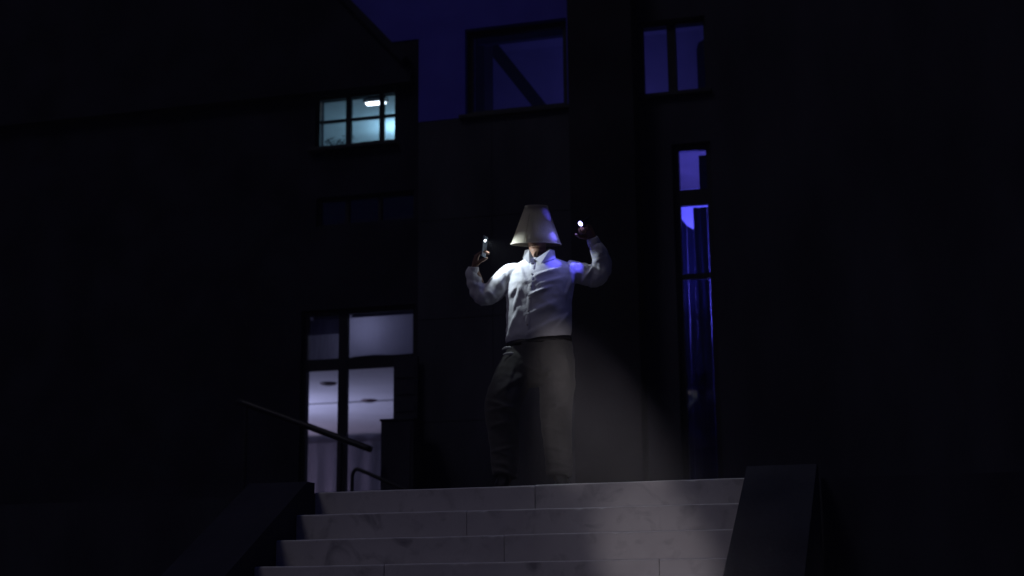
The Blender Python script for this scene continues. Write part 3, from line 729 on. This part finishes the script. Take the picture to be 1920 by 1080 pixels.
# ------------------------------------------------------------------ smartphone in the raised hand, its flash lit
ph = empty('smartphone'); pc = sk(907, 461, -.072)
upv = V((.12, -.05, 1)).normalized(); nv = V((.93, -.36, -.12)); nv = (nv-upv*nv.dot(upv)).normalized(); sv = upv.cross(nv)
ph.matrix_world = wm @ Matrix.Translation(pc) @ Matrix(((sv.x, nv.x, upv.x, 0), (sv.y, nv.y, upv.y, 0), (sv.z, nv.z, upv.z, 0), (0, 0, 0, 1)))
tag(ph, 'smartphone with its white flash lit, held upright in the hand left of the lampshade', 'smartphone')
bm = bmesh.new(); bbox(bm, -.034, .034, -.0042, .0042, -.072, .072, .003); from_bm('shell', bm, M['phone'], ph)
box('screen', -.031, .031, -.0050, -.0043, -.068, .068, M['phglass'], ph)
box('camera_bump', -.030, -.008, .0043, .0062, .040, .066, M['phone'], ph, .001)
bm = bmesh.new(); bmesh.ops.create_uvsphere(bm, u_segments=14, v_segments=8, radius=.0085, matrix=Matrix.Translation((-.012, .0055, .040)) @ Matrix.Diagonal((1, .35, 1, 1)))
from_bm('flash_lens', bm, M['led_w'], ph, True)
led = wm @ (pc+sv*(-.012)+upv*.040+nv*.016)
lamp('phone_flash', 'SPOT', led, 13, (.80, .92, 1.0), target=wm @ sk(961, 491, -.08), size=.006, angle=112, blend=.95)

# ------------------------------------------------------------------ LED torch in the other hand
to = empty('led_torch'); tcn = sk(1091, 421, -.205)
td = (sk(1040, 456, -.33)-tcn).normalized()
fx_ = td.orthogonal().normalized(); fy_ = td.cross(fx_)
to.matrix_world = wm @ Matrix.Translation(tcn) @ td.to_track_quat('Z', 'Y').to_matrix().to_4x4()
tag(to, 'small round torch with glowing blue-white lenses held in the fist right of the lampshade', 'torch')
bm = bmesh.new(); stack(bm, [(0, 0, -.095, .011, .011), (0, 0, -.03, .012, .012), (0, 0, -.012, .021, .021), (0, 0, .0, .022, .022)], 24, 2); from_bm('barrel', bm, M['torch'], to)
for k in range(5):
    a = 2*math.pi*k/5; bm = bmesh.new()
    bmesh.ops.create_uvsphere(bm, u_segments=12, v_segments=8, radius=.0066, matrix=Matrix.Translation((.0105*math.cos(a), .0105*math.sin(a), .002)))
    from_bm('led_lens', bm, M['led_b'], to, True)
src = wm @ (tcn+td*.022)
for (u, v, y, e, ang, bl_) in ((1024, 402, -.10, 3.4, 20, 1.0), (1040, 445, -.12, 5.5, 28, 1.0), (1044, 489, -.10, 8, 22, 1.0), (1084, 494, -.09, 8, 22, 1.0)):
    lamp('torch_beam', 'SPOT', src, e, (.10, .09, 1.0), target=wm @ sk(u, v, y), size=.004, angle=ang, blend=bl_)
lamp('torch_spill', 'SPOT', src, 1.5, (.22, .24, 1.0), target=wm @ sk(1030, 470, -.15), size=.004, angle=120, blend=1.0)

# ------------------------------------------------------------------ pool over steps, leg and wall: unseen lamp by the camera plus added spots
def pool(name, source, target, energy, half_major, half_minor, lean, blend):
    d_ = (V(target)-V(source)).normalized(); z_ = -d_
    upz = (V((0, 0, 1))-d_*d_.z).normalized(); side_ = d_.cross(upz)
    major = upz*math.cos(lean)-side_*math.sin(lean); minor = major.cross(z_)
    o = lamp(name, 'SPOT', (0, 0, 0), energy, (1, .92, .99), size=.04, angle=math.degrees(2*half_major), blend=blend)
    k = math.tan(half_minor)/math.tan(half_major)
    o.matrix_world = Matrix(((minor.x*k, major.x, z_.x, source[0]), (minor.y*k, major.y, z_.y, source[1]), (minor.z*k, major.z, z_.z, source[2]), (0, 0, 0, 1)))
    return o
SRC = CAM+V((.012, .02, -.07))
pool('pool_spot', SRC, (1.02, -.80, -.52), 300, .074, .046, math.radians(22), .9)
pool('pool_spot', SRC, (.49, .40, .55), 800, .074, .029, math.radians(36), .85)  # extra spot added to brighten the wall and leg
pool('pool_spot', SRC, (.20, .40, .51), 600, .060, .025, math.radians(12), 1.0)  # extra narrow spot added along the right leg

# ------------------------------------------------------------------ thin night haze
hz_m = bpy.data.materials.new('night_haze'); hz_m.use_nodes = True; n = hz_m.node_tree; n.nodes.clear()
pv = n.nodes.new('ShaderNodeVolumePrincipled'); pv.inputs['Color'].default_value = (.9, .9, .95, 1); pv.inputs['Density'].default_value = .0031
ho = n.nodes.new('ShaderNodeOutputMaterial'); n.links.new(pv.outputs[0], ho.inputs['Volume'])
tag(box('haze', -62, 62, -62, 62, GZ-1, 9.0, hz_m), kind='stuff')
